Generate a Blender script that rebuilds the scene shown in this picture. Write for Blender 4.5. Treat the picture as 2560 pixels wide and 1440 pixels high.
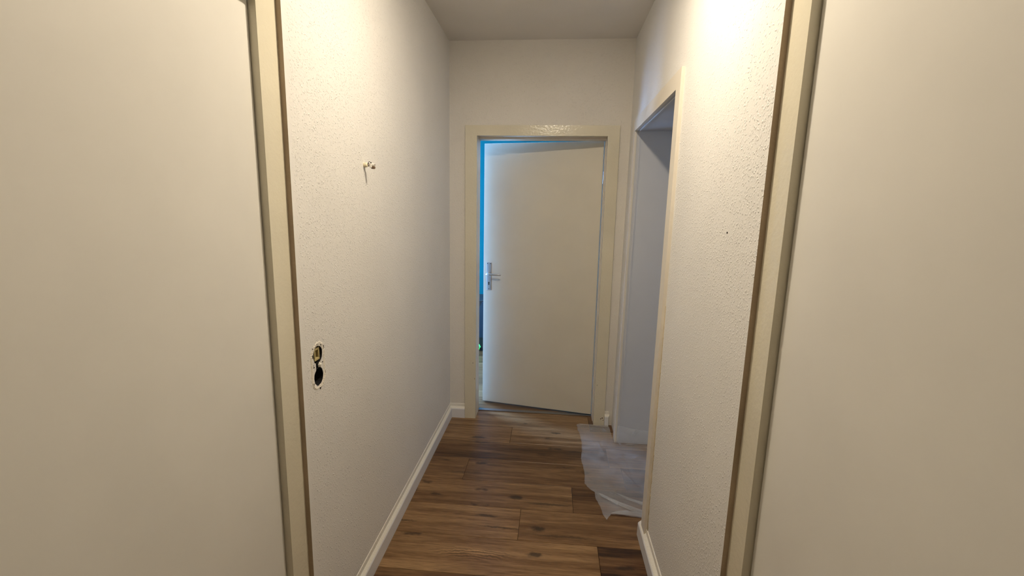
import bpy, bmesh, math, random
from mathutils import Vector, Matrix, noise
from mathutils.geometry import delaunay_2d_cdt

random.seed(7)
for o in list(bpy.data.objects):
    bpy.data.objects.remove(o, do_unlink=True)
scene = bpy.context.scene
COL = scene.collection

# ------------------------------------------------------------------ camera
FPX, YAW, PITCH, ROLL = 1132.45, 0.08538, 0.16516, 0.01879
cy, sy, cp, sp = math.cos(YAW), math.sin(YAW), math.cos(PITCH), math.sin(PITCH)
fw = Vector((-sy * cp, cy * cp, -sp)); rt = Vector((cy, sy, 0)); up = rt.cross(fw)
cr, sr = math.cos(ROLL), math.sin(ROLL)
r2 = cr * rt + sr * up; u2 = -sr * rt + cr * up
cam = bpy.data.cameras.new('camera'); cam_o = bpy.data.objects.new('camera', cam)
COL.objects.link(cam_o)
m = Matrix((r2, u2, -fw)).transposed().to_4x4(); m.translation = Vector((0, 0, 1.5))
cam_o.matrix_world = m
cam.sensor_fit = 'HORIZONTAL'; cam.sensor_width = 36.0; cam.lens = FPX / 2560 * 36.0
cam.clip_start = 0.02
scene.camera = cam_o

# ------------------------------------------------------------------ world, light levels, exposure
LAMP_STRENGTH = 600.0          # hall ceiling lamp diffuser
LAMP_COLOR = (1.0, 0.86, 0.66)
SIDE_WINDOW = 1.1              # daylight in the window of the room on the right
FAR_WINDOW = 60.0              # daylight in the window of the room behind the door
DAY = (0.62, 0.78, 1.0)
w = bpy.data.worlds.new('World'); scene.world = w; w.use_nodes = True
w.node_tree.nodes['Background'].inputs[0].default_value = (0.6, 0.75, 1.0, 1)
w.node_tree.nodes['Background'].inputs[1].default_value = 1.0
vs = scene.view_settings
vs.view_transform = 'Standard'; vs.look = 'None'; vs.gamma = 1.0; vs.use_curve_mapping = False
vs.exposure = 0.0

# ------------------------------------------------------------------ materials
def new_mat(name):
    mt = bpy.data.materials.new(name); mt.use_nodes = True
    nt = mt.node_tree
    return mt, nt, nt.nodes['Principled BSDF']

def N(nt, kind, **kw):
    n = nt.nodes.new(kind)
    for k, v in kw.items():
        if k.startswith('i_'):
            n.inputs[k[2:].replace('_', ' ')].default_value = v
        else:
            setattr(n, k, v)
    return n

def paint(name, col, rough=0.6, var=0.04, bump=0.0, bscale=60, spec=0.4):
    mt, nt, b = new_mat(name)
    tc = N(nt, 'ShaderNodeTexCoord')
    nz = N(nt, 'ShaderNodeTexNoise', i_Scale=4.0, i_Detail=6.0)
    nt.links.new(tc.outputs['Object'], nz.inputs['Vector'])
    cr_ = N(nt, 'ShaderNodeValToRGB')
    cr_.color_ramp.elements[0].position = 0.3; cr_.color_ramp.elements[1].position = 0.7
    cr_.color_ramp.elements[0].color = tuple(c * (1 - var) for c in col) + (1,)
    cr_.color_ramp.elements[1].color = tuple(min(1, c * (1 + var)) for c in col) + (1,)
    nt.links.new(nz.outputs['Fac'], cr_.inputs['Fac'])
    nt.links.new(cr_.outputs['Color'], b.inputs['Base Color'])
    b.inputs['Roughness'].default_value = rough
    b.inputs['Specular IOR Level'].default_value = spec
    if bump:
        n2 = N(nt, 'ShaderNodeTexNoise', i_Scale=float(bscale), i_Detail=3.0)
        nt.links.new(tc.outputs['Object'], n2.inputs['Vector'])
        bp = N(nt, 'ShaderNodeBump', i_Strength=bump, i_Distance=0.002)
        nt.links.new(n2.outputs['Fac'], bp.inputs['Height'])
        nt.links.new(bp.outputs['Normal'], b.inputs['Normal'])
    return mt

def woodchip(name, col, strength=0.62, smooth_y=None):
    """painted woodchip wallpaper: flakes under emulsion paint"""
    mt, nt, b = new_mat(name)
    L = nt.links.new
    tc = N(nt, 'ShaderNodeTexCoord')
    warp = N(nt, 'ShaderNodeTexNoise', i_Scale=90.0, i_Detail=2.0)
    L(tc.outputs['Object'], warp.inputs['Vector'])
    mixv = N(nt, 'ShaderNodeVectorMath', operation='MULTIPLY_ADD')
    mixv.inputs[1].default_value = (0.012, 0.012, 0.012)
    L(warp.outputs['Color'], mixv.inputs[0]); L(tc.outputs['Object'], mixv.inputs[2])
    vo = N(nt, 'ShaderNodeTexVoronoi', i_Scale=135.0)
    L(mixv.outputs[0], vo.inputs['Vector'])
    mr = N(nt, 'ShaderNodeMapRange', interpolation_type='SMOOTHSTEP')
    mr.inputs['From Min'].default_value = 0.55; mr.inputs['From Max'].default_value = 0.12
    L(vo.outputs['Distance'], mr.inputs['Value'])
    # only some cells carry a chip
    sep = N(nt, 'ShaderNodeSeparateColor'); L(vo.outputs['Color'], sep.inputs['Color'])
    gt = N(nt, 'ShaderNodeMapRange'); gt.inputs['From Min'].default_value = 0.30; gt.inputs['From Max'].default_value = 0.9
    L(sep.outputs['Red'], gt.inputs['Value'])
    mul = N(nt, 'ShaderNodeMath', operation='MULTIPLY'); L(mr.outputs[0], mul.inputs[0]); L(gt.outputs[0], mul.inputs[1])
    fine = N(nt, 'ShaderNodeTexNoise', i_Scale=260.0, i_Detail=3.0); L(tc.outputs['Object'], fine.inputs['Vector'])
    add = N(nt, 'ShaderNodeMath', operation='MULTIPLY_ADD'); add.inputs[1].default_value = 0.5
    L(fine.outputs['Fac'], add.inputs[0]); L(mul.outputs[0], add.inputs[2])
    bp = N(nt, 'ShaderNodeBump', i_Strength=strength, i_Distance=0.0028)
    L(add.outputs[0], bp.inputs['Height'])
    if smooth_y is not None:                       # smooth painted band at the cut edge of the paper
        sx = N(nt, 'ShaderNodeSeparateXYZ'); L(tc.outputs['Object'], sx.inputs[0])
        ms = N(nt, 'ShaderNodeMapRange'); ms.inputs['From Min'].default_value = smooth_y
        ms.inputs['From Max'].default_value = smooth_y + 0.02
        ms.inputs['To Min'].default_value = 0.08; ms.inputs['To Max'].default_value = strength
        L(sx.outputs['Y'], ms.inputs['Value']); L(ms.outputs[0], bp.inputs['Strength'])
    L(bp.outputs['Normal'], b.inputs['Normal'])
    nz = N(nt, 'ShaderNodeTexNoise', i_Scale=2.5, i_Detail=5.0); L(tc.outputs['Object'], nz.inputs['Vector'])
    cr_ = N(nt, 'ShaderNodeValToRGB')
    cr_.color_ramp.elements[0].position = 0.3; cr_.color_ramp.elements[1].position = 0.7
    cr_.color_ramp.elements[0].color = tuple(c * 0.97 for c in col) + (1,)
    cr_.color_ramp.elements[1].color = tuple(c * 1.02 for c in col) + (1,)
    L(nz.outputs['Fac'], cr_.inputs['Fac']); L(cr_.outputs['Color'], b.inputs['Base Color'])
    b.inputs['Roughness'].default_value = 0.55
    b.inputs['Specular IOR Level'].default_value = 0.3
    return mt

KNOTS = [(-.377, 2.507, .05, .022, .85), (-.30, 2.495, .09, .016, .4), (-.146, 2.199, .045, .026, .85), (.03, 2.158, .17, .012, .6), (-.021, 1.967, .045, .026, .85),
         (.10, 1.925, .20, .011, .6), (-.453, 2.821, .07, .022, .8), (.072, 2.943, .05, .012, .85), (.084, 2.729, .045, .013, .85), (.19, 2.705, .07, .012, .7),
         (-.283, 2.034, .075, .011, .75), (-.033, 1.797, .045, .020, .8), (-.581, 2.18, .04, .015, .75), (-.60, 2.516, .06, .008, .75), (.129, 2.519, .08, .009, .7),
         (-.20, 1.955, .13, .007, .7), (-.45, 2.40, .16, .018, .5), (.36, 1.76, .06, .018, .7), (-.42, 2.62, .3, .02, .45)]
def wood_floor():
    mt, nt, b = new_mat('oak_vinyl_plank'); L = nt.links.new
    tc = N(nt, 'ShaderNodeTexCoord'); oi = N(nt, 'ShaderNodeObjectInfo')
    offs = N(nt, 'ShaderNodeVectorMath', operation='SCALE'); offs.inputs[0].default_value = (17.0, 9.0, 23.0)
    L(oi.outputs['Random'], offs.inputs['Scale'])
    pos = N(nt, 'ShaderNodeVectorMath', operation='ADD')
    L(tc.outputs['Object'], pos.inputs[0]); L(offs.outputs[0], pos.inputs[1])
    def stretched(sx, sy_, scale, detail, rough=0.55, dist=0.0):
        mp = N(nt, 'ShaderNodeMapping'); mp.inputs['Scale'].default_value = (sx, sy_, 1)
        L(pos.outputs[0], mp.inputs['Vector'])
        n = N(nt, 'ShaderNodeTexNoise', i_Scale=float(scale), i_Detail=float(detail), i_Roughness=rough, i_Distortion=dist)
        L(mp.outputs[0], n.inputs['Vector']); return n
    big = stretched(1.1, 15, 1.0, 5, 0.55, 0.5)         # broad light and dark bands along the plank
    mid = stretched(3.0, 60, 1.0, 8, 0.68, 1.0)         # streaks
    fine = stretched(16, 330, 1.0, 3, 0.6)   # pores
    ramp = N(nt, 'ShaderNodeValToRGB'); e = ramp.color_ramp.elements
    e[0].position = 0.33; e[0].color = (0.034, 0.013, 0.0045, 1)
    e[1].position = 0.68; e[1].color = (0.34, 0.205, 0.098, 1)
    x = e.new(0.43); x.color = (0.108, 0.049, 0.0185, 1)
    x = e.new(0.54); x.color = (0.195, 0.104, 0.045, 1)
    mx = N(nt, 'ShaderNodeMath', operation='MULTIPLY_ADD'); mx.inputs[1].default_value = 0.55
    s1 = N(nt, 'ShaderNodeMath', operation='MULTIPLY'); s1.inputs[1].default_value = 0.45
    L(mid.outputs['Fac'], s1.inputs[0]); L(big.outputs['Fac'], mx.inputs[0]); L(s1.outputs[0], mx.inputs[2])
    tone = N(nt, 'ShaderNodeMapRange'); tone.inputs['To Min'].default_value = -0.085; tone.inputs['To Max'].default_value = 0.115
    L(oi.outputs['Random'], tone.inputs['Value'])
    ad = N(nt, 'ShaderNodeMath', operation='ADD'); L(mx.outputs[0], ad.inputs[0]); L(tone.outputs[0], ad.inputs[1])
    L(ad.outputs[0], ramp.inputs['Fac'])
    # knots and dark checks
    mpk = N(nt, 'ShaderNodeMapping'); mpk.inputs['Scale'].default_value = (2.8, 8.0, 1)
    wn = N(nt, 'ShaderNodeTexNoise', i_Scale=14.0, i_Detail=5.0); L(pos.outputs[0], wn.inputs['Vector'])
    wv = N(nt, 'ShaderNodeVectorMath', operation='MULTIPLY_ADD'); wv.inputs[1].default_value = (0.22, 0.07, 0)
    L(wn.outputs['Color'], wv.inputs[0]); L(pos.outputs[0], wv.inputs[2]); L(wv.outputs[0], mpk.inputs['Vector'])
    vk = N(nt, 'ShaderNodeTexVoronoi', voronoi_dimensions='2D', i_Scale=1.0); L(mpk.outputs[0], vk.inputs['Vector'])
    mk = N(nt, 'ShaderNodeMapRange', interpolation_type='SMOOTHSTEP'); mk.inputs['From Min'].default_value = 0.16; mk.inputs['From Max'].default_value = 0.0
    L(vk.outputs['Distance'], mk.inputs['Value'])
    sepk = N(nt, 'ShaderNodeSeparateColor'); L(vk.outputs['Color'], sepk.inputs['Color'])
    gk = N(nt, 'ShaderNodeMath', operation='GREATER_THAN'); gk.inputs[1].default_value = 0.68; L(sepk.outputs['Red'], gk.inputs[0])
    kk = N(nt, 'ShaderNodeMath', operation='MULTIPLY'); L(mk.outputs[0], kk.inputs[0]); L(gk.outputs[0], kk.inputs[1])
    kk2 = N(nt, 'ShaderNodeMath', operation='MULTIPLY'); kk2.inputs[1].default_value = 0.8; L(kk.outputs[0], kk2.inputs[0])
    c1 = N(nt, 'ShaderNodeMix', data_type='RGBA'); c1.inputs['B'].default_value = (0.028, 0.014, 0.008, 1)
    L(kk2.outputs[0], c1.inputs['Factor']); L(ramp.outputs['Color'], c1.inputs['A'])
    # printed knots, checks and one flame figure at their places on the floor
    geo = N(nt, 'ShaderNodeNewGeometry')
    nk = N(nt, 'ShaderNodeTexNoise', i_Scale=38.0, i_Detail=4.0); L(geo.outputs['Position'], nk.inputs['Vector'])
    wk = N(nt, 'ShaderNodeVectorMath', operation='MULTIPLY_ADD'); wk.inputs[1].default_value = (0.05, 0.022, 0)
    L(nk.outputs['Color'], wk.inputs[0]); L(geo.outputs['Position'], wk.inputs[2])
    acc = None
    for kx, ky, rx, ry, a in KNOTS:
        sb = N(nt, 'ShaderNodeVectorMath', operation='SUBTRACT'); sb.inputs[1].default_value = (kx + .025, ky + .011, 0)
        L(wk.outputs[0], sb.inputs[0])
        ml = N(nt, 'ShaderNodeVectorMath', operation='MULTIPLY'); ml.inputs[1].default_value = (1 / rx, 1 / ry, 0); L(sb.outputs[0], ml.inputs[0])
        ln = N(nt, 'ShaderNodeVectorMath', operation='LENGTH'); L(ml.outputs[0], ln.inputs[0])
        mr_ = N(nt, 'ShaderNodeMapRange', interpolation_type='SMOOTHSTEP'); mr_.inputs['From Min'].default_value = 1.0; mr_.inputs['From Max'].default_value = 0.35
        mr_.inputs['To Max'].default_value = a; L(ln.outputs['Value'], mr_.inputs['Value'])
        if acc is None: acc = mr_
        else:
            mm_ = N(nt, 'ShaderNodeMath', operation='MAXIMUM'); L(acc.outputs[0], mm_.inputs[0]); L(mr_.outputs[0], mm_.inputs[1]); acc = mm_
    ck = N(nt, 'ShaderNodeMix', data_type='RGBA'); ck.inputs['B'].default_value = (0.022, 0.012, 0.007, 1)
    L(acc.outputs[0], ck.inputs['Factor']); L(c1.outputs['Result'], ck.inputs['A'])
    sb = N(nt, 'ShaderNodeVectorMath', operation='SUBTRACT'); sb.inputs[1].default_value = (-.285, 1.70, 0); L(wk.outputs[0], sb.inputs[0])
    ml = N(nt, 'ShaderNodeVectorMath', operation='MULTIPLY'); ml.inputs[1].default_value = (38, 110, 0); L(sb.outputs[0], ml.inputs[0])
    ln = N(nt, 'ShaderNodeVectorMath', operation='LENGTH'); L(ml.outputs[0], ln.inputs[0])
    pk = N(nt, 'ShaderNodeMath', operation='MULTIPLY'); pk.inputs[1].default_value = 4.0; L(ln.outputs['Value'], pk.inputs[0])
    sn = N(nt, 'ShaderNodeMath', operation='SINE'); L(pk.outputs[0], sn.inputs[0])
    sb2 = N(nt, 'ShaderNodeVectorMath', operation='SUBTRACT'); sb2.inputs[1].default_value = (-.28, 1.785, 0); L(wk.outputs[0], sb2.inputs[0])
    ml2 = N(nt, 'ShaderNodeVectorMath', operation='MULTIPLY'); ml2.inputs[1].default_value = (1 / .24, 1 / .045, 0); L(sb2.outputs[0], ml2.inputs[0])
    ln2 = N(nt, 'ShaderNodeVectorMath', operation='LENGTH'); L(ml2.outputs[0], ln2.inputs[0])
    mk2 = N(nt, 'ShaderNodeMapRange', interpolation_type='SMOOTHSTEP'); mk2.inputs['From Min'].default_value = 1.0; mk2.inputs['From Max'].default_value = 0.3
    mk2.inputs['To Max'].default_value = 0.45; L(ln2.outputs['Value'], mk2.inputs['Value'])
    fl = N(nt, 'ShaderNodeMath', operation='MULTIPLY'); L(sn.outputs[0], fl.inputs[0]); L(mk2.outputs[0], fl.inputs[1])
    fl1 = N(nt, 'ShaderNodeMath', operation='ADD'); fl1.inputs[1].default_value = 1.0; L(fl.outputs[0], fl1.inputs[0])
    cf = N(nt, 'ShaderNodeVectorMath', operation='SCALE'); L(ck.outputs['Result'], cf.inputs[0]); L(fl1.outputs[0], cf.inputs['Scale'])
    # pores
    mf = N(nt, 'ShaderNodeMapRange'); mf.inputs['From Min'].default_value = 0.35; mf.inputs['From Max'].default_value = 0.65
    mf.inputs['To Min'].default_value = 0.72; mf.inputs['To Max'].default_value = 1.2
    L(fine.outputs['Fac'], mf.inputs['Value'])
    hs = N(nt, 'ShaderNodeVectorMath', operation='SCALE'); L(cf.outputs[0], hs.inputs[0]); L(mf.outputs[0], hs.inputs['Scale'])
    L(hs.outputs[0], b.inputs['Base Color'])
    b.inputs['Roughness'].default_value = 0.34; b.inputs['Specular IOR Level'].default_value = 0.4
    bp = N(nt, 'ShaderNodeBump', i_Strength=0.25, i_Distance=0.001); L(mid.outputs['Fac'], bp.inputs['Height'])
    L(bp.outputs['Normal'], b.inputs['Normal'])
    return mt

def emit(name, col, strength):
    mt, nt, b = new_mat(name)
    b.inputs['Base Color'].default_value = (*col, 1)
    b.inputs['Emission Color'].default_value = (*col, 1)
    b.inputs['Emission Strength'].default_value = strength
    return mt

def simple(name, col, rough=0.5, metal=0.0, spec=0.5):
    mt = paint(name, col, rough, 0.06, 0.0, spec=spec)
    mt.node_tree.nodes['Principled BSDF'].inputs['Metallic'].default_value = metal
    return mt

def film_mat():
    mt, nt, b = new_mat('clear_plastic_film'); L = nt.links.new
    b.inputs['Base Color'].default_value = (0.80, 0.83, 0.88, 1)
    b.inputs['Roughness'].default_value = 0.12
    b.inputs['Specular IOR Level'].default_value = 0.8
    tc = N(nt, 'ShaderNodeTexCoord'); nz = N(nt, 'ShaderNodeTexNoise', i_Scale=7.0, i_Detail=5.0, i_Distortion=1.0)
    L(tc.outputs['Object'], nz.inputs['Vector'])
    mr = N(nt, 'ShaderNodeMapRange'); mr.inputs['From Min'].default_value = 0.3; mr.inputs['From Max'].default_value = 0.7
    mr.inputs['To Min'].default_value = 0.17; mr.inputs['To Max'].default_value = 0.33
    L(nz.outputs['Fac'], mr.inputs['Value']); L(mr.outputs[0], b.inputs['Alpha'])
    return mt

M = {}
M['wall'] = woodchip('white_woodchip_paint', (0.80, 0.785, 0.76))
M['wall_l'] = woodchip('white_woodchip_paint_edge', (0.80, 0.785, 0.76), smooth_y=1.205)
M['wall_far'] = woodchip('white_woodchip_paint_flat', (0.78, 0.75, 0.70), strength=0.5)
M['ceiling'] = paint('ceiling_paint', (0.78, 0.75, 0.71), 0.7, 0.02, 0.3, 120)
M['cream'] = paint('cream_gloss_paint', (0.73, 0.68, 0.54), 0.2, 0.04, 0.5, 70, 0.5)
M['cream2'] = paint('ivory_gloss_paint', (0.78, 0.72, 0.62), 0.35, 0.03, 0.2, 45, 0.5)
M['leaf'] = paint('door_leaf_paint', (0.74, 0.70, 0.60), 0.42, 0.03, 0.1, 20, 0.4)
M['leaf2'] = paint('near_door_paint', (0.78, 0.76, 0.71), 0.45, 0.03, 0.1, 20, 0.4)
M['flake'] = paint('flaking_tan_edge', (0.60, 0.51, 0.36), 0.8, 0.25, 0.9, 160)
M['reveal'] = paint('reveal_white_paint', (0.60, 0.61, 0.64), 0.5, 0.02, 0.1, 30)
M['white'] = paint('white_baseboard', (0.76, 0.76, 0.78), 0.45, 0.02)
M['caulk'] = paint('white_caulk', (0.86, 0.83, 0.76), 0.5, 0.03, 0.8, 110)
M['plaster_edge'] = paint('shaded_plaster_edge', (0.50, 0.40, 0.29), 0.8, 0.12, 0.5, 90)  # brownish plaster, with the shade of faces turned from the lamp painted in
M['blue'] = paint('blue_wall_paint', (0.0, 0.098, 0.118), 0.8, 0.03, spec=0.1)
M['floor'] = wood_floor()
M['sub'] = simple('dark_subfloor', (0.02, 0.015, 0.01), 0.9)
M['metal'] = simple('brushed_steel', (0.62, 0.62, 0.62), 0.35, 1.0)
M['alu'] = simple('grey_aluminium', (0.30, 0.30, 0.31), 0.4, 1.0)
M['black'] = simple('black_plastic', (0.012, 0.012, 0.013), 0.5)
M['dark'] = simple('dark_gap', (0.008, 0.007, 0.006), 0.9)
M['navy'] = simple('dark_navy_panel', (0.012, 0.035, 0.06), 0.4)
M['brass'] = simple('yellowed_plastic', (0.52, 0.43, 0.20), 0.45)
M['brown'] = simple('dark_brown_core', (0.06, 0.03, 0.015), 0.6)
M['plaster'] = paint('crumbled_plaster', (0.82, 0.78, 0.70), 0.8, 0.1, 0.8, 200)
M['plug'] = simple('cream_plastic_plug', (0.80, 0.72, 0.52), 0.5)
M['white2'] = simple('off_white_plastic', (0.85, 0.82, 0.76), 0.4)
M['brown2'] = simple('dull_brown_plastic', (0.16, 0.10, 0.06), 0.5)
M['film'] = film_mat()
M['green'] = emit('green_glow', (0.05, 1.0, 0.15), 1.2)
M['lamp'] = emit('lamp_diffuser', LAMP_COLOR, LAMP_STRENGTH)
M['daypane_r'] = emit('daylit_pane', DAY, SIDE_WINDOW)
M['daypane_f'] = emit('daylit_pane_far', (0.27, 0.53, 1.0), FAR_WINDOW)

# ------------------------------------------------------------------ helpers
def tag(o, label=None, cat=None, group=None, kind=None):
    if label: o['label'] = label
    if cat: o['category'] = cat
    if group: o['group'] = group
    if kind: o['kind'] = kind
    return o

def link(name, bm, mat, parent=None, origin=None, smooth=False):
    bmesh.ops.recalc_face_normals(bm, faces=bm.faces)
    if origin is not None:
        bmesh.ops.translate(bm, verts=bm.verts, vec=-Vector(origin))
    me = bpy.data.meshes.new(name); bm.to_mesh(me); bm.free()
    mats = mat if isinstance(mat, (list, tuple)) else [mat]
    for mm in mats: me.materials.append(mm)
    if smooth:
        for p in me.polygons: p.use_smooth = True
    o = bpy.data.objects.new(name, me); COL.objects.link(o)
    if origin is not None: o.location = origin
    if parent is not None:
        o.parent = parent
        if origin is not None: o.location = Vector(origin) - parent.location
        else: o.location = -parent.location
    return o

def empty(name, loc=(0, 0, 0)):
    o = bpy.data.objects.new(name, None); COL.objects.link(o); o.location = loc
    o.empty_display_size = 0.05
    return o

def add_box(bm, lo, hi, bev=0.0, seg=1):
    res = bmesh.ops.create_cube(bm, size=1.0)
    vs_ = res['verts']
    for v in vs_:
        v.co = Vector([(lo[i] + hi[i]) / 2 + v.co[i] * (hi[i] - lo[i]) for i in range(3)])
    if bev:
        es = list({e for v in vs_ for e in v.link_edges})
        bmesh.ops.bevel(bm, geom=es, offset=bev, segments=seg, affect='EDGES', profile=0.5)
    return vs_

def box(lo, hi, bev=0.0, seg=1):
    bm = bmesh.new(); add_box(bm, lo, hi, bev, seg); return bm

def prism(bm, a, b, holes=()):
    """solid between outline a (front) and outline b (back); holes are cut in the front sheet only"""
    va = [bm.verts.new(p) for p in a]; vb = [bm.verts.new(p) for p in b]
    n = len(a)
    for i in range(n):
        bm.faces.new((va[i], va[(i + 1) % n], vb[(i + 1) % n], vb[i]))
    bm.faces.new(vb[::-1])
    if not holes:
        bm.faces.new(va)
    else:
        es = [bm.edges.get((va[i], va[(i + 1) % n])) for i in range(n)]
        for h in holes:
            vh = [bm.verts.new(p) for p in h]
            es += [bm.edges.new((vh[i], vh[(i + 1) % len(vh)])) for i in range(len(vh))]
        bmesh.ops.triangle_fill(bm, edges=es, use_beauty=True)

def tube(bm, pts, rad, seg=10, caps=True):
    """swept round tube through pts; rad is a number or a list"""
    pts = [Vector(p) for p in pts]
    rings = []
    for i, p in enumerate(pts):
        d = (pts[min(i + 1, len(pts) - 1)] - pts[max(i - 1, 0)]).normalized()
        a = Vector((0, 0, 1)) if abs(d.z) < 0.9 else Vector((1, 0, 0))
        e1 = d.cross(a).normalized(); e2 = d.cross(e1)
        r = rad[i] if isinstance(rad, (list, tuple)) else rad
        rings.append([bm.verts.new(p + r * (math.cos(t) * e1 + math.sin(t) * e2))
                      for t in [2 * math.pi * k / seg for k in range(seg)]])
    for a_, b_ in zip(rings, rings[1:]):
        for k in range(seg):
            bm.faces.new((a_[k], a_[(k + 1) % seg], b_[(k + 1) % seg], b_[k]))
    if caps:
        bm.faces.new(rings[0][::-1]); bm.faces.new(rings[-1])

# ------------------------------------------------------------------ measured room
XL0, TL = -0.709, 0.0017         # left wall, slightly out of plumb
XR0, TR = 0.471, 0.0065          # right wall, leaning outward towards the ceiling
D, H = 3.112, 2.591              # back wall, ceiling height
YB = -1.5                        # end of the hall behind the photographer
def XL(z): return XL0 + TL * z
def XR(z): return XR0 + TR * z

# ------------------------------------------------------------------ floor and planks
floor = empty('floor', (0, 0, -0.012))
tag(floor, 'brown oak-look plank floor laid across the hallway', 'floor', kind='structure')
bm = bmesh.new(); add_box(bm, (-2.6, YB - .1, -0.05), (3.4, 5.7, -0.0085))
link('subfloor', bm, M['sub'], floor)
PW, Y0 = 0.2235, 1.6565          # plank width and one seam
JOINTS = {0: [-0.95, 0.253], 1: [-0.113, 1.10], 2: [-1.06, 0.154], 3: [-0.462, 0.455], 4: [-0.83, 0.39],
          5: [-0.234, 0.98], 6: [-0.9, 0.31], 7: [-0.6, 0.62]}
def plank(x0, x1, y0, y1):
    g = 0.0006
    bm = box((x0 + g, y0 + g, -0.009), (x1 - g, y1 - g, 0.0), 0.0012)
    link('plank', bm, M['floor'], floor, origin=((x0 + x1) / 2, (y0 + y1) / 2, 0.0))
ROOM_X = lambda ymid: (-0.70, 0.47)
for k in range(-15, 17):
    y0 = Y0 + k * PW; y1 = y0 + PW
    if y0 > 5.40 or y1 < YB: continue
    if y0 > D + .1: xa, xb = -2.40, 1.60
    elif y0 > 1.5: xa, xb = -0.72, 2.60
    else: xa, xb = -0.72, 0.49
    js = JOINTS.get(k, None)
    if js is None:
        o = (k * 0.437) % 1.2 - 0.7; js = [o - 1.2, o, o + 1.2]
    js = sorted(js); ext = []
    while js[0] - 1.2 > xa: js.insert(0, js[0] - 1.2)
    while js[-1] + 1.2 < xb: js.append(js[-1] + 1.2)
    cuts = [xa] + [j for j in js if xa + .02 < j < xb - .02] + [xb]
    for a, b in zip(cuts, cuts[1:]): plank(a, b, y0, y1)

# ------------------------------------------------------------------ ceiling
bm = box((-2.6, YB - .1, H), (3.4, 5.7, H + 0.1))
tag(link('ceiling', bm, M['ceiling']), 'plain off-white ceiling above the hallway', 'ceiling', kind='structure')

# ------------------------------------------------------------------ left wall with the open socket hole
SY, SZ1, SZ2, SR = 1.286, 1.057, 0.986, 0.0285
def eight():
    pts = []
    rng = random.Random(3)
    ang = math.radians(62)
    n = 20
    for i in range(n + 1):                                # upper lobe
        t = -math.pi / 2 + ang / 2 + (2 * math.pi - ang) * i / n
        pts.append((SY + math.cos(t) * SR * .96, SZ1 + math.sin(t) * SR))
    for i in range(n + 1):                                # lower lobe
        t = math.pi / 2 + ang / 2 + (2 * math.pi - ang) * i / n
        pts.append((SY + math.cos(t) * SR * .96, SZ2 + math.sin(t) * SR))
    return [(y + rng.uniform(-.0012, .0012), z + rng.uniform(-.0012, .0012)) for y, z in pts]
EIGHT = eight()
LD0, LD1, DT = 0.30, 1.195, 2.07          # left door recess in the wall
out = [(YB, 0), (LD0, 0), (LD0, DT), (LD1, DT), (LD1, 0), (D + .02, 0), (D + .02, H), (YB, H)]
bm = bmesh.new()
prism(bm, [(XL(z), y, z) for y, z in out], [(XL(z) - .13, y, z) for y, z in out],
      [[(XL(z), y, z) for y, z in EIGHT]])
wl = link('wall_left', bm, [M['wall_l'], M['plaster_edge']])
for p in wl.data.polygons:                                  # the cut plaster edges beside the near door
    if abs(p.normal.x) < .5 and LD0 - .01 < p.center.y < LD1 + .01 and p.center.z < DT + .01 and p.area > .05:
        p.material_index = 1
tag(wl, 'long white woodchip-papered wall on the left of the hallway', 'wall', kind='structure')

# ------------------------------------------------------------------ right wall with side doorway
NY, FY, DZ = 1.950, 2.862, 1.992          # clear opening of the side doorway
RT = 0.245                                # wall thickness
RD0, RD1 = 0.22, 1.108                    # near door recess on the right
out = [(YB, 0), (RD0, 0), (RD0, DT), (RD1, DT), (RD1, 0), (NY - .02, 0), (NY - .02, DZ + .02), (FY + .02, DZ + .02),
       (FY + .02, 0), (D + .02, 0), (D + .02, H), (YB, H)]
bm = bmesh.new()
prism(bm, [(XR(z), y, z) for y, z in out], [(XR(z) + RT, y, z) for y, z in out])
wr = link('wall_right', bm, [M['wall'], M['plaster_edge']])
for p in wr.data.polygons:
    if abs(p.normal.x) < .5 and RD0 - .01 < p.center.y < RD1 + .01 and p.center.z < DT + .01:
        p.material_index = 1
tag(wr, 'white woodchip-papered wall on the right with an open doorway', 'wall', kind='structure')

# ------------------------------------------------------------------ back wall
OX0, OX1, OZ = -0.5175, 0.3405, 2.0       # clear opening of the far door
BT = 0.185
out = [(XL(0) - .1, 0), (OX0 - .02, 0), (OX0 - .02, OZ + .02), (OX1 + .02, OZ + .02), (OX1 + .02, 0),
       (XR(0) + .22, 0), (XR(0) + .22, H), (XL(0) - .1, H)]
bm = bmesh.new(); prism(bm, [(x, D, z) for x, z in out], [(x, D + BT, z) for x, z in out])
tag(link('wall_back', bm, M['wall_far']), 'white end wall of the hallway around the ajar door', 'wall', kind='structure')
bm = box((XL0 - .13, YB - .1, 0), (XR0 + RT + .03, YB, H))
tag(link('wall_front', bm, M['wall_far']), 'white wall closing the hallway behind the viewer', 'wall', kind='structure')

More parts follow.
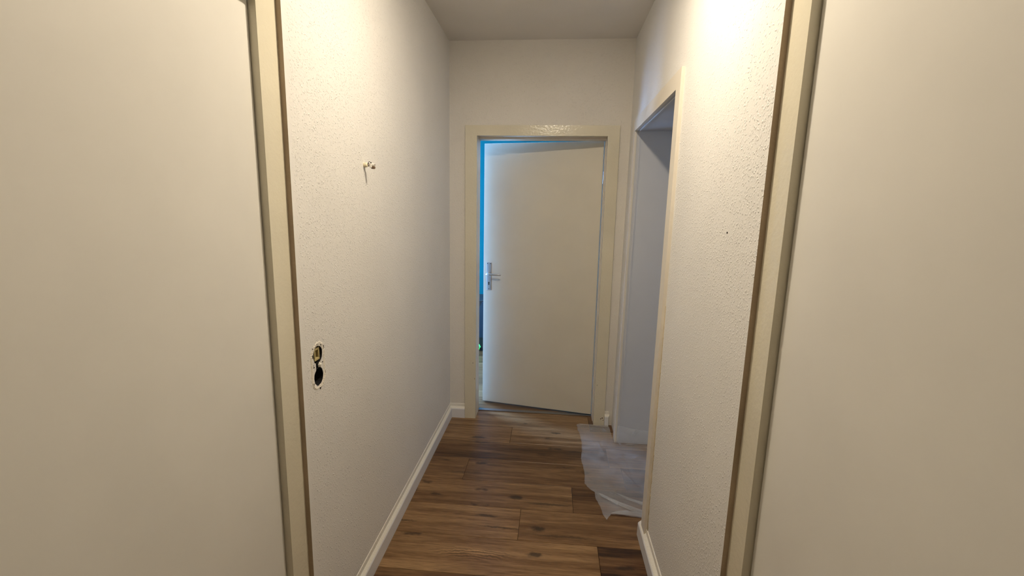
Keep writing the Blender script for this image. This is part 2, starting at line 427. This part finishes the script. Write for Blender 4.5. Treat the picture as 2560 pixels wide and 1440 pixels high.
# ------------------------------------------------------------------ far door frame
tr = empty('trim_1', (OX0, D, 0)); tag(tr, 'cream gloss-painted door frame around the ajar door', 'door frame', kind='structure')
CX0, CX1, CZ = -0.5965, 0.4165, 2.066
bm = bmesh.new(); prism(bm, [(CX0, D - .013, 0), (OX0, D - .013, 0), (OX0, D - .013, OZ), (CX0, D - .013, CZ)],
                        [(CX0, D + .001, 0), (OX0, D + .001, 0), (OX0, D + .001, OZ), (CX0, D + .001, CZ)])
link('casing_board', bm, M['cream'], tr)
bm = bmesh.new(); prism(bm, [(OX1, D - .013, 0), (CX1, D - .013, 0), (CX1, D - .013, CZ), (OX1, D - .013, OZ)],
                        [(OX1, D + .001, 0), (CX1, D + .001, 0), (CX1, D + .001, CZ), (OX1, D + .001, OZ)])
link('casing_board', bm, M['cream'], tr)
bm = bmesh.new(); prism(bm, [(CX0, D - .013, CZ), (OX0, D - .013, OZ), (OX1, D - .013, OZ), (CX1, D - .013, CZ)],
                        [(CX0, D + .001, CZ), (OX0, D + .001, OZ), (OX1, D + .001, OZ), (CX1, D + .001, CZ)])
link('casing_board', bm, M['cream'], tr)
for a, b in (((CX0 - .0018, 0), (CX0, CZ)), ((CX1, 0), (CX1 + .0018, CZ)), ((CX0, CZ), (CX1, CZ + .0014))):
    link('crack_shadow', box((a[0], D - .0012, a[1]), (b[0], D, b[1])), M['brown'], tr)  # dark strips painting the shadow line in the crack around the casing
for x, z, w_, h_ in ((.397, .055, .010, .006), (.405, .04, .006, .004), (.389, .047, .005, .008), (.352, .30, .003, .006), (-.54, .42, .003, .008), (-.526, .30, .002, .012)):
    link('scuff_mark', box((x, D - .0135, z), (x + w_, D - .012, z + h_), .0002), M['brown'], tr)
YS = 3.246                                                   # rebate: the leaf closes against this edge
link('lining_board', box((OX0 - .018, D, 0), (OX0, YS, OZ)), M['cream2'], tr)
link('lining_board', box((OX1, D, 0), (OX1 + .018, YS, OZ)), M['cream2'], tr)
link('lining_board', box((OX0 - .018, D, OZ), (OX1 + .018, YS, OZ + .018)), M['cream2'], tr)
link('rebate_board', box((OX1 + .0055, YS, 0), (OX1 + .0195, D + BT - .001, OZ + .004)), M['cream2'], tr)
link('door_stop', box((OX1 - .0035, D + .055, 0), (OX1, YS - .004, OZ), .001), M['cream2'], tr)
link('door_stop', box((OX0, D + .055, OZ - .012), (OX1, YS - .002, OZ), .001), M['cream2'], tr)
th = link('threshold_strip', box((OX0, YS - .006, 0.0), (OX1, YS + .028, .006), .0025, 2), M['alu'], tr)

# ------------------------------------------------------------------ far door leaf, ajar
HX, HY = 0.334, 3.249
ANG = math.atan2(0.148, 0.846); LW, LT = 0.858, 0.040
leaf = empty('door_1', (HX, HY, 0)); leaf.rotation_euler = (0, 0, -ANG)
tag(leaf, 'plain off-white flush door standing ajar at the hallway end', 'door', kind='structure')
def lpart(name, bm, mat, parent=leaf, smooth=False):
    bmesh.ops.recalc_face_normals(bm, faces=bm.faces)
    me = bpy.data.meshes.new(name); bm.to_mesh(me); bm.free(); me.materials.append(mat)
    if smooth:
        for p in me.polygons: p.use_smooth = True
    o = bpy.data.objects.new(name, me); COL.objects.link(o); o.parent = parent
    return o
lpart('leaf_panel', box((-LW, 0, .012), (0, LT, 1.992), .0025, 2), M['leaf'])
PXC = -0.813
pb = bmesh.new(); add_box(pb, (PXC - .0195, -.004, .912), (PXC + .0195, .001, 1.124), .0022, 2)
plate = lpart('handle_plate', pb, M['metal'])
plate['label'] = 'steel handle plate with keyhole'
bm = bmesh.new(); tube(bm, [(PXC - .004, -.002, 1.038), (PXC - .004, -.016, 1.038)], .0125, 18)
tube(bm, [(PXC - .004, -.012, 1.038), (PXC - .004, -.046, 1.038), (PXC + .006, -.053, 1.038), (PXC + .03, -.054, 1.039),
          (PXC + .085, -.054, 1.039), (PXC + .108, -.053, 1.039)], [.008, .008, .0085, .0075, .0065, .0045], 14)
lpart('lever', bm, M['metal'], plate, True)
bm = bmesh.new(); add_box(bm, (PXC - .005, -.0048, .952), (PXC + .004, -.0035, .966)); tube(bm, [(PXC - .0005, -.0048, .970), (PXC - .0005, -.0035, .970)], .006, 14)
lpart('keyhole', bm, M['black'], plate)
for dx, z in ((-.012, 1.116), (.012, 1.116), (-.0, .922)):
    bm = bmesh.new(); tube(bm, [(PXC + dx, -.0052, z), (PXC + dx, -.003, z)], .0032, 10)
    lpart('screw', bm, M['black'], plate)
for z in (.25, 1.75):
    bm = bmesh.new(); tube(bm, [(.004, LT + .004, z - .04), (.004, LT + .004, z + .04)], .006, 12)
    lpart('hinge', bm, M['metal'])

# ------------------------------------------------------------------ side doorway frame on the right wall
def rmap(pts):                                  # (distance out of the wall, y, z) -> room, following the lean
    return [(XR(z) - u, y, z) for u, y, z in pts]
def rboard(name, outline, u0, u1, mat, parent):
    bm = bmesh.new(); prism(bm, rmap([(u1, y, z) for y, z in outline]), rmap([(u0, y, z) for y, z in outline]))
    return link(name, bm, mat, parent)
t2 = empty('trim_2', (XR0, NY, 0)); tag(t2, 'cream frame of the open doorway in the right wall', 'door frame', kind='structure')
NO, FO, CZ2 = 1.884, 2.930, 2.060
rboard('casing_board', [(NO, .076), (NY, .076), (NY, DZ), (NO, CZ2)], -.001, .014, M['cream2'], t2)
rboard('casing_board', [(FY, 0), (FO, 0), (FO, CZ2), (FY, DZ)], -.001, .014, M['cream2'], t2)
rboard('casing_board', [(NO, CZ2), (NY, DZ), (FY, DZ), (FO, CZ2)], -.001, .014, M['cream2'], t2)
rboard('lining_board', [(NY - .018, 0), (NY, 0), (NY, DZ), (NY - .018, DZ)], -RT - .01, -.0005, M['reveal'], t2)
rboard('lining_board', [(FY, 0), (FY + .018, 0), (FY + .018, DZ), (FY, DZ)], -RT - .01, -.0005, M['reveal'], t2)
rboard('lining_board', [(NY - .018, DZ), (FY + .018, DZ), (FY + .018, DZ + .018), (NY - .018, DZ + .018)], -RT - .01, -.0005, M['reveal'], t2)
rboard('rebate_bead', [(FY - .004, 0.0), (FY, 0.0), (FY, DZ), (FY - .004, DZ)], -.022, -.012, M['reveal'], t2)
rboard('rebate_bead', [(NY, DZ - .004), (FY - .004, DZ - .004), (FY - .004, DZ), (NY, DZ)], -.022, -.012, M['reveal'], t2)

rng = random.Random(9)
zs = [.085 + .011 * q for q in range(0, 96)]
inn = [(NO + .0005, z) for z in zs]
out = [(NO - .002 - max(0, rng.gauss(.006, .004)) * (1 - (z - .085) / 1.15), z) for z in zs]
rboard('flaking_edge', inn + out[::-1], -.001, .0022, M['flake'], t2)

# ------------------------------------------------------------------ near doors set back in both walls (only their edges show)
def near_door(n, sgn, X, a, b, txt, ltxt):
    # sgn: +1 right wall, -1 left wall
    def bx(name, d0, d1, y0, y1, z0, z1, mat, par):
        bm = bmesh.new()
        pts = [(y0, z0), (y1, z0), (y1, z1), (y0, z1)]
        prism(bm, [(X(z) + sgn * d0, y, z) for y, z in pts], [(X(z) + sgn * d1, y, z) for y, z in pts])
        return link(name, bm, mat, par)
    fr = empty('trim_%d' % n, (X(0) + sgn * .03, b, 0)); tag(fr, txt, 'door frame', kind='structure')
    c = .082
    bx('casing_board', .014, .05, b - c, b, 0, DT, M['cream'], fr)
    bx('casing_board', .014, .05, a, a + c, 0, DT, M['cream'], fr)
    bx('casing_board', .014, .05, a + c, b - c, DT - c, DT, M['cream'], fr)
    dr = empty('door_%d' % (n - 1), (X(0) + sgn * .05, b - c, 0)); tag(dr, ltxt, 'door', kind='structure')
    bx('leaf_panel', .034, .074, a + c + .003, b - c - .003, .008, DT - c - .003, M['leaf2'], dr)
near_door(3, -1, XL, LD0, LD1, 'cream door frame recessed at the near end of the left wall', 'off-white closed door at the near end of the left wall')
near_door(4, 1, XR, RD0, RD1, 'cream door frame recessed at the near end of the right wall', 'off-white closed door at the near end of the right wall')

# ------------------------------------------------------------------ baseboards
def base_profile(u_sign=1):
    return [(0, 0), (.017, 0), (.017, .066), (.0145, .071), (0, .074)]
CAULK = [(0, .074), (.0145, .0712), (.010, .077), (.004, .084), (.0025, .103), (0, .106)]
def sweep(prof, P, Q):
    """profile (out, z) swept from frame P to frame Q; each is a function (out, z) -> point"""
    bm = bmesh.new(); prism(bm, [P(u, z) for u, z in prof], [Q(u, z) for u, z in prof]); return bm
def baseboard(name, P, Q, label):
    e = empty(name, P(0, 0)); tag(e, label, 'baseboard', kind='structure')
    link('board', sweep(base_profile(), P, Q), M['white'], e)
    link('caulk_bead', sweep(CAULK, P, Q), M['caulk'], e)
    return e
baseboard('baseboard_left', lambda u, z: (XL(z) + u, LD1 + .0, z), lambda u, z: (XL(z) + u, D - .0005 - u, z),
          'white baseboard with caulked top edge along the left wall')
baseboard('baseboard_back', lambda u, z: (XL(z) + u, D - u, z), lambda u, z: (CX0 - .001, D - u, z),
          'short white baseboard left of the far door frame')
e = baseboard('baseboard_corner', lambda u, z: (CX1 + .001, D - u, z), lambda u, z: (CX1 + .030 + .006 * math.sin(z * 90), D - u, z),
          'stub of white baseboard right of the far door frame')
baseboard('baseboard_right', lambda u, z: (XR(z) - u * 1.35, RD1 + .002, z), lambda u, z: (XR(z) - u * 1.35, 1.982 - .1 * z, z),
          'white baseboard at the foot of the right wall')

# ------------------------------------------------------------------ open double socket box in the left wall
so = empty('socket_opening', (XL(1.02), SY, 1.02))
tag(so, 'open double socket hole with chipped plaster in the left wall', 'socket')
def cup(zc, mat):
    bm = bmesh.new(); n = 22; rings = []
    for d, r in ((-.0005, SR * .97), (-.045, SR * .95)):
        rings.append([bm.verts.new((XL(zc) + d, SY + math.cos(t) * r, zc + math.sin(t) * r)) for t in [2 * math.pi * k / n for k in range(n)]])
    for k in range(n): bm.faces.new((rings[0][k], rings[0][(k + 1) % n], rings[1][(k + 1) % n], rings[1][k]))
    bm.faces.new(rings[1])
    return link('wall_box', bm, mat, so)
c1 = cup(SZ1, M['black']); c2 = cup(SZ2, M['black'])
bm = bmesh.new()                                            # yellowed connector frame in the upper box
for lo, hi in (((-.030, -.017, .013), (-.004, .013, .020)), ((-.030, -.017, -.020), (-.004, .013, -.012)),
               ((-.030, -.017, -.012), (-.004, -.010, .013)), ((-.030, .007, -.012), (-.004, .013, .013))):
    add_box(bm, (XL(SZ1) + lo[0], SY + .006 + lo[1], SZ1 + lo[2]), (XL(SZ1) + hi[0], SY + .006 + hi[1], SZ1 + hi[2]), .0012)
ci = link('connector_frame', bm, M['brass'], so); ci['label'] = 'yellowed plastic connector'
link('connector_core', box((XL(SZ1) - .030, SY - .0040, SZ1 - .012), (XL(SZ1) - .012, SY + .013, SZ1 + .013)), M['brown'], so)
# raised, torn paint rim around the hole
def rim(noff, amp, r_in, r_out, hgt, mat, name, seed):
    bm = bmesh.new(); rng = random.Random(seed); n = 96; a = []; b = []; c = []; w1 = w2 = 0.0
    for k in range(n):
        t = 2 * math.pi * k / n
        # stadium outline around both boxes
        dy, dz = math.cos(t), math.sin(t)
        zc = (SZ1 if dz > 0 else SZ2)
        w1 = max(-.003, min(.0015, w1 + rng.uniform(-.0016, .0016))); w2 = max(-amp * 1.6, min(amp * 1.6, w2 + rng.uniform(-amp, amp))); j1, j2 = w1, w2
        def P(r, h, jj): return (XL(zc) + h, SY + dy * (r + jj), zc + dz * (r + jj))
        a.append(bm.verts.new(P(r_in, .0002, j1))); b.append(bm.verts.new(P((r_in + r_out) / 2, hgt * rng.uniform(.5, 1.2), j2)))
        c.append(bm.verts.new(P(r_out, -.0004, j2)))
    for k in range(n):
        q = (k + 1) % n
        bm.faces.new((a[k], a[q], b[q], b[k])); bm.faces.new((b[k], b[q], c[q], c[k]))
    return link(name, bm, mat, so)
rim(0, .0022, SR * 1.02, SR * 1.42, .0024, M['plaster'], 'torn_plaster_rim', 5)
rng = random.Random(11)
for y, z, ly, lz in ((-.034, .038, .003, .012), (.034, .050, .0025, .011), (.033, .022, .004, .005), (-.026, .002, .008, .004), (.026, .004, .007, .003),
                     (.037, -.032, .0025, .009), (-.033, -.050, .0028, .008), (.004, -.074, .006, .005), (.018, .062, .003, .003), (-.030, .062, .003, .003),
                     (-.006, .070, .006, .004), (-.028, .008, .003, .003), (.034, .010, .002, .010)):
    bm = bmesh.new(); n = 7
    pts = [(XL(1.02) + .0022, SY + y + math.cos(t) * ly / 2 * rng.uniform(.7, 1.3), 1.0215 + z + math.sin(t) * lz / 2 * rng.uniform(.7, 1.3))
           for t in [2 * math.pi * k / n for k in range(n)]]
    pr = -.0016 if abs(z) < .024 else 0
    prism(bm, [(x + .0002 + pr, a_, b_) for x, a_, b_ in pts], [(x - .003, a_, b_) for x, a_, b_ in pts])
    link('plaster_crack', bm, M['dark'], so)
bm = bmesh.new(); tube(bm, [(XL(1) - .03, SY - .01, SZ2 + .012), (XL(1) - .018, SY, SZ2 + .004), (XL(1) - .02, SY + .008, SZ2 - .008), (XL(1) - .03, SY + .01, SZ2 - .018)], .0016, 8)
link('wire_end', bm, M['black'], so)
# bridge of crumbled plaster between the two boxes
bm = bmesh.new()
bmesh.ops.create_icosphere(bm, subdivisions=2, radius=.009)
for v in bm.verts:
    v.co *= 1 + .35 * noise.noise(v.co * 300); v.co.x *= .5
    v.co += Vector((XL(1.02) - .003, SY + .013, (SZ1 + SZ2) / 2))
link('plaster_lump', bm, M['plaster'], so)

# ------------------------------------------------------------------ wall plug and broken plaster on the left wall
PY, PZ = 1.684, 1.664
X0 = XL(PZ)
pg = empty('wire_terminal', (X0, PY, PZ)); tag(pg, 'small cream wire stub with terminal block sticking out of the left wall', 'wire terminal')
bm = bmesh.new(); tube(bm, [(X0 - .012, PY, PZ), (X0 + .004, PY, PZ), (X0 + .012, PY - .002, PZ + .001), (X0 + .0135, PY - .002, PZ + .001)], [.0075, .0085, .0085, .006], 18)
link('sleeve', bm, M['plug'], pg, smooth=True)
for dz, dy in ((.003, .001), (-.003, .004)):
    bm = bmesh.new(); tube(bm, [(X0 + .010, PY + dy, PZ + dz), (X0 + .018, PY + dy + .001, PZ + dz + .0015), (X0 + .026, PY + dy, PZ + dz * .8 - .001)], .0019, 8)
    link('wire', bm, M['brown'], pg, smooth=True)
blk = bmesh.new(); add_box(blk, (X0 + .022, PY - .004, PZ - .009), (X0 + .031, PY + .010, PZ + .006), .0014, 2)
tb = link('terminal_block', blk, M['white2'], pg)
bm = bmesh.new(); tube(bm, [(X0 + .029, PY + .003, PZ + .0015), (X0 + .041, PY + .002, PZ + .001)], [.0056, .0050], 24)
def sub(name, bm, mat):
    o = link(name, bm, mat, pg); o.parent = tb; o.location = (0, 0, 0); return o
sub('socket_barrel', bm, M['white2'])
bm = bmesh.new(); tube(bm, [(X0 + .029, PY + .004, PZ - .0075), (X0 + .040, PY + .002, PZ - .009)], [.0058, .0052], 24)
sub('socket_barrel', bm, M['brown2'])
bm = bmesh.new(); tube(bm, [(X0 + .0405, PY + .002, PZ + .001), (X0 + .0413, PY + .002, PZ + .001)], .003, 10)
sub('socket_bore', bm, M['brown'])
bm = bmesh.new(); tube(bm, [(X0 + .026, PY + .002, PZ + .004), (X0 + .026, PY + .002, PZ + .011)], .0022, 8)
sub('screw', bm, M['black'])
bm = bmesh.new(); tube(bm, [(X0 + .016, PY, PZ + .006), (X0 + .019, PY - .001, PZ + .011), (X0 + .024, PY, PZ + .013)], .0011, 6)
link('wire', bm, M['black'], pg)
# nail hole on the right wall
bm = bmesh.new(); tube(bm, [(XR(1.456) - .0012, 1.302, 1.456), (XR(1.456) + .006, 1.302, 1.456)], .0028, 10)
tag(link('nail_hole', bm, M['dark']), 'tiny dark nail hole in the right wall', 'nail hole')

# ------------------------------------------------------------------ plastic film on the floor by the side doorway
edge = [(.220, 3.092), (.221, 3.02), (.235, 2.912), (.239, 2.80), (.234, 2.712), (.223, 2.615), (.231, 2.52), (.235, 2.443), (.227, 2.352),
        (.247, 2.318), (.278, 2.284), (.277, 2.225), (.294, 2.16), (.299, 2.113), (.317, 2.060), (.342, 2.107), (.42, 2.103), (.489, 2.094),
        (.62, 2.12), (.80, 2.08), (1.2, 2.10), (1.32, 2.45), (1.26, 2.83), (.76, 2.84), (.715, 2.93), (.66, 2.942), (.56, 2.955), (.474, 2.97),
        (.466, 2.872), (.452, 2.864), (.451, 2.95), (.449, 3.09), (.36, 3.093), (.28, 3.090)]
bnd = []
rng = random.Random(4)
for (a, b) in zip(edge, edge[1:] + edge[:1]):
    a, b = Vector(a), Vector(b); n = max(1, int((b - a).length / .012))
    for i in range(n):
        p = a.lerp(b, i / n)
        if i and p.x < .5: p += Vector((rng.uniform(-.0018, .0018), rng.uniform(-.0018, .0018)))
        bnd.append(p)
nb = len(bnd); pts = list(bnd)
gx = .2
while gx < 1.35:
    gy = 2.05
    while gy < 3.1:
        pts.append(Vector((gx + rng.uniform(-.004, .004), gy + rng.uniform(-.004, .004)))); gy += .014
    gx += .014
RIDGES = [((.29, 2.262), (.50, 2.135), .008), ((.355, 2.285), (.53, 2.185), .010), ((.225, 3.055), (.44, 3.035), .007), ((.255, 2.43), (.285, 2.365), .004),
          ((.36, 2.46), (.60, 2.33), .004), ((.48, 2.70), (.50, 2.45), .003), ((.43, 2.60), (.60, 2.15), .004), ((.25, 2.345), (.47, 2.33), .004), ((.34, 2.12), (.50, 2.14), .006)]
for _ in range(46):
    a = Vector((rng.uniform(.25, .9), rng.uniform(2.12, 2.82))); t = rng.choice((rng.gauss(-.5, .3), rng.uniform(0, 3.1))); l = rng.uniform(.03, .16)
    RIDGES.append((tuple(a), tuple(a + Vector((math.cos(t), math.sin(t))) * l), rng.uniform(.0015, .004)))
RIDGES += [((.23, 3.04 - .004 * q), (.44, 3.02 - .01 * q), .006) for q in range(2)]
RIDGES += [((.47, 2.838), (.75, 2.836), .005), ((.52, 2.825), (.60, 2.838), .005)]
for a, b, h in RIDGES:
    a, b = Vector(a), Vector(b); n = max(2, int((b - a).length / .012)); nn = Vector((a.y - b.y, b.x - a.x)).normalized()
    for q in range(n + 1):
        for off in (-.0045, 0, .0045): pts.append(a.lerp(b, q / n) + nn * off)
for q, p in enumerate(bnd):                                  # a line just inside the torn edge, which curls up
    if p.x < .5: pts.append(p + Vector((.005, .0015)))
vv, ee, ff, *_ = delaunay_2d_cdt(pts, [(i, (i + 1) % nb) for i in range(nb)], [], 1, 1e-5)
def seg_d(p, a, b):
    a, b = Vector(a), Vector(b); t = max(0, min(1, (p - a).dot(b - a) / (b - a).length_squared)); return (p - a.lerp(b, t)).length
verts = []
for p in vv:
    p = Vector((p[0], p[1]))
    z = .0035 + .004 * abs(noise.noise(Vector((p.x * 14, p.y * 9, 1)))) + .004 * abs(noise.noise(Vector((p.x * 40, p.y * 33, 5))))
    for a, b, h in RIDGES:
        d = seg_d(p, a, b); z += h * max(0, 1 - d / .0045)
    x, y = p.x, p.y
    if min((p - q_).length_squared for q_ in bnd) < 1e-7: z += .003 + .004 * noise.noise(Vector((x * 25, y * 25, 9)))
    z = max(z, .002)
    if y > 2.848 and x > .455:
        lift = y - 2.848; y = 2.848 - .03 * max(0, 1 - lift / .1) - .25 * z - .006 * math.sin(min(1, lift / .05)) ** 2 * abs(noise.noise(Vector((x * 30, lift * 20, 2)))); z = z * .5 + .004 + lift
    if y > 3.078: y = 3.078 + (y - 3.078) * .3; 
    verts.append((x, y, z))
bm = bmesh.new(); bv = [bm.verts.new(v) for v in verts]
for f in ff:
    try: bm.faces.new([bv[i] for i in f])
    except ValueError: pass
# folded-over bands where the film lies double
for loop in ([(.296, 2.272), (.315, 2.262), (.40, 2.205), (.51, 2.148), (.51, 2.112), (.47, 2.128), (.39, 2.178), (.31, 2.24)],
             [(.343, 2.109), (.42, 2.105), (.50, 2.096), (.50, 2.126), (.42, 2.140), (.372, 2.128)],
             [(.372, 2.296), (.46, 2.246), (.53, 2.212), (.53, 2.192), (.45, 2.226)],
             [(.226, 3.085), (.33, 3.086), (.44, 3.082), (.44, 3.052), (.34, 3.062), (.25, 3.070)]):
    zz = [.0115 + .003 * noise.noise(Vector((x * 30, y * 30, 3))) for x, y in loop]
    bm.faces.new([bm.verts.new((x, y, z)) for (x, y), z in zip(loop, zz)])
fo = link('plastic_film', bm, M['film'], smooth=True)
tag(fo, 'torn sheet of clear plastic film on the floor by the open side doorway', 'plastic sheet')

# ------------------------------------------------------------------ room behind the door
def wallbox(name, lo, hi, mat, label):
    return tag(link(name, box(lo, hi), mat), label, 'wall', kind='structure')
wallbox('wall_blue', (-2.5, 5.40, 0), (1.7, 5.5, H), M['blue'], 'bright blue wall of the room behind the ajar door')
wallbox('wall_blue_right', (1.6, D + BT, 0), (1.7, 5.40, H), M['wall_far'], 'white right wall of the blue room')
wallbox('wall_blue_near_right', (XR0 + .22, D, 0), (1.6, D + BT, H), M['wall_far'], 'white wall beside the far door, room side')
wallbox('wall_blue_near_left', (-2.5, D, 0), (XL0 - .1, D + BT, H), M['wall_far'], 'white wall left of the far door, room side')
out = [(D + BT, 0), (5.40, 0), (5.40, H), (D + BT, H)]
def window_wall(name, x0, x1, ya, yb, wy0, wy1, wz0, wz1, n, pane, label, wlabel):
    bm = bmesh.new()
    add_box(bm, (x0, ya, 0), (x1, yb, wz0)); add_box(bm, (x0, ya, wz1), (x1, yb, H))
    add_box(bm, (x0, ya, wz0), (x1, wy0, wz1)); add_box(bm, (x0, wy1, wz0), (x1, yb, wz1))
    tag(link(name, bm, M['wall_far']), label, 'wall', kind='structure')
    e = empty('window_%d' % n, ((x0 + x1) / 2, (wy0 + wy1) / 2, wz0)); tag(e, wlabel, 'window', kind='structure')
    xm = (x0 + x1) / 2; t = .05
    bm = bmesh.new()
    add_box(bm, (xm - .03, wy0, wz0), (xm + .03, wy1, wz0 + t)); add_box(bm, (xm - .03, wy0, wz1 - t), (xm + .03, wy1, wz1))
    add_box(bm, (xm - .03, wy0, wz0 + t), (xm + .03, wy0 + t, wz1 - t)); add_box(bm, (xm - .03, wy1 - t, wz0 + t), (xm + .03, wy1, wz1 - t))
    ym = (wy0 + wy1) / 2; add_box(bm, (xm - .03, ym - .03, wz0 + t), (xm + .03, ym + .03, wz1 - t))
    link('window_frame', bm, M['white'], e)
    for a, b in ((wy0 + t, ym - .03), (ym + .03, wy1 - t)):
        link('pane', box((xm - .004, a, wz0 + t), (xm + .004, b, wz1 - t)), pane, e)
window_wall('wall_blue_left', -2.5, -2.4, D + BT, 5.40, 4.30, 5.34, .25, 2.3, 1, M['daypane_f'], 'white window wall of the blue room', 'daylit window in the blue room')
cb = empty('black_cabinet', (-.80, 4.90, 0)); tag(cb, 'low black cabinet in front of the blue wall, glimpsed through the gap', 'cabinet')
link('body', box((-1.25, 4.72, .03), (-.55, 5.1, .565), .006), M['black'], cb)
link('plinth', box((-1.23, 4.74, 0), (-.57, 5.08, .03)), M['black'], cb)
bm = bmesh.new(); prism(bm, [(-.758, 4.700, .16), (-.62, 4.700, .16), (-.62, 4.700, .60), (-.722, 4.700, .545), (-.758, 4.700, .475)],
                        [(-.758, 4.719, .16), (-.62, 4.719, .16), (-.62, 4.719, .60), (-.722, 4.719, .545), (-.758, 4.719, .475)])
link('door', bm, M['navy'], cb)
bm = bmesh.new(); tube(bm, [(-.765, 4.66, .13), (-.755, 4.655, .085), (-.742, 4.65, .095), (-.730, 4.65, .07), (-.742, 4.645, .045), (-.758, 4.645, .028), (-.80, 4.645, .02)], .006, 10)
tag(link('glowing_cord', bm, M['green'], smooth=True), 'glowing green cord on the floor before the black cabinet', 'light cord')

# ------------------------------------------------------------------ room on the right
wallbox('wall_side_far', (XR0 + RT + .02, D, 0), (2.7, D + .1, H), M['wall_far'], 'white far wall of the side room').hide_render = False
bpy.data.objects.remove(bpy.data.objects['wall_blue_near_right'], do_unlink=True)
wallbox('wall_blue_near_right', (XR0 + .22, D + .1, 0), (1.6, D + BT, H), M['wall_far'], 'white wall right of the far door, room side')
wallbox('wall_side_near', (XR0 + RT + .03, -.1, 0), (2.7, 0, H), M['wall_far'], 'white near wall of the side room')
window_wall('wall_side_right', 2.6, 2.7, 0, D, .7, 2.6, .85, 2.2, 2, M['daypane_r'], 'white window wall of the side room', 'daylit window in the side room')

# ------------------------------------------------------------------ hall ceiling lamp (above the frame)
LX, LY = -0.02, 1.42
lamp = empty('ceiling_lamp', (LX, LY, H)); tag(lamp, 'small round ceiling lamp lighting the hallway', 'lamp')
bm = bmesh.new(); tube(bm, [(LX, LY, H), (LX, LY, H - .05)], .075, 32)
link('housing', bm, M['white'], lamp)
bm = bmesh.new(); tube(bm, [(LX, LY, H - .05), (LX, LY, H - .056)], .054, 32)
link('diffuser', bm, M['lamp'], lamp)
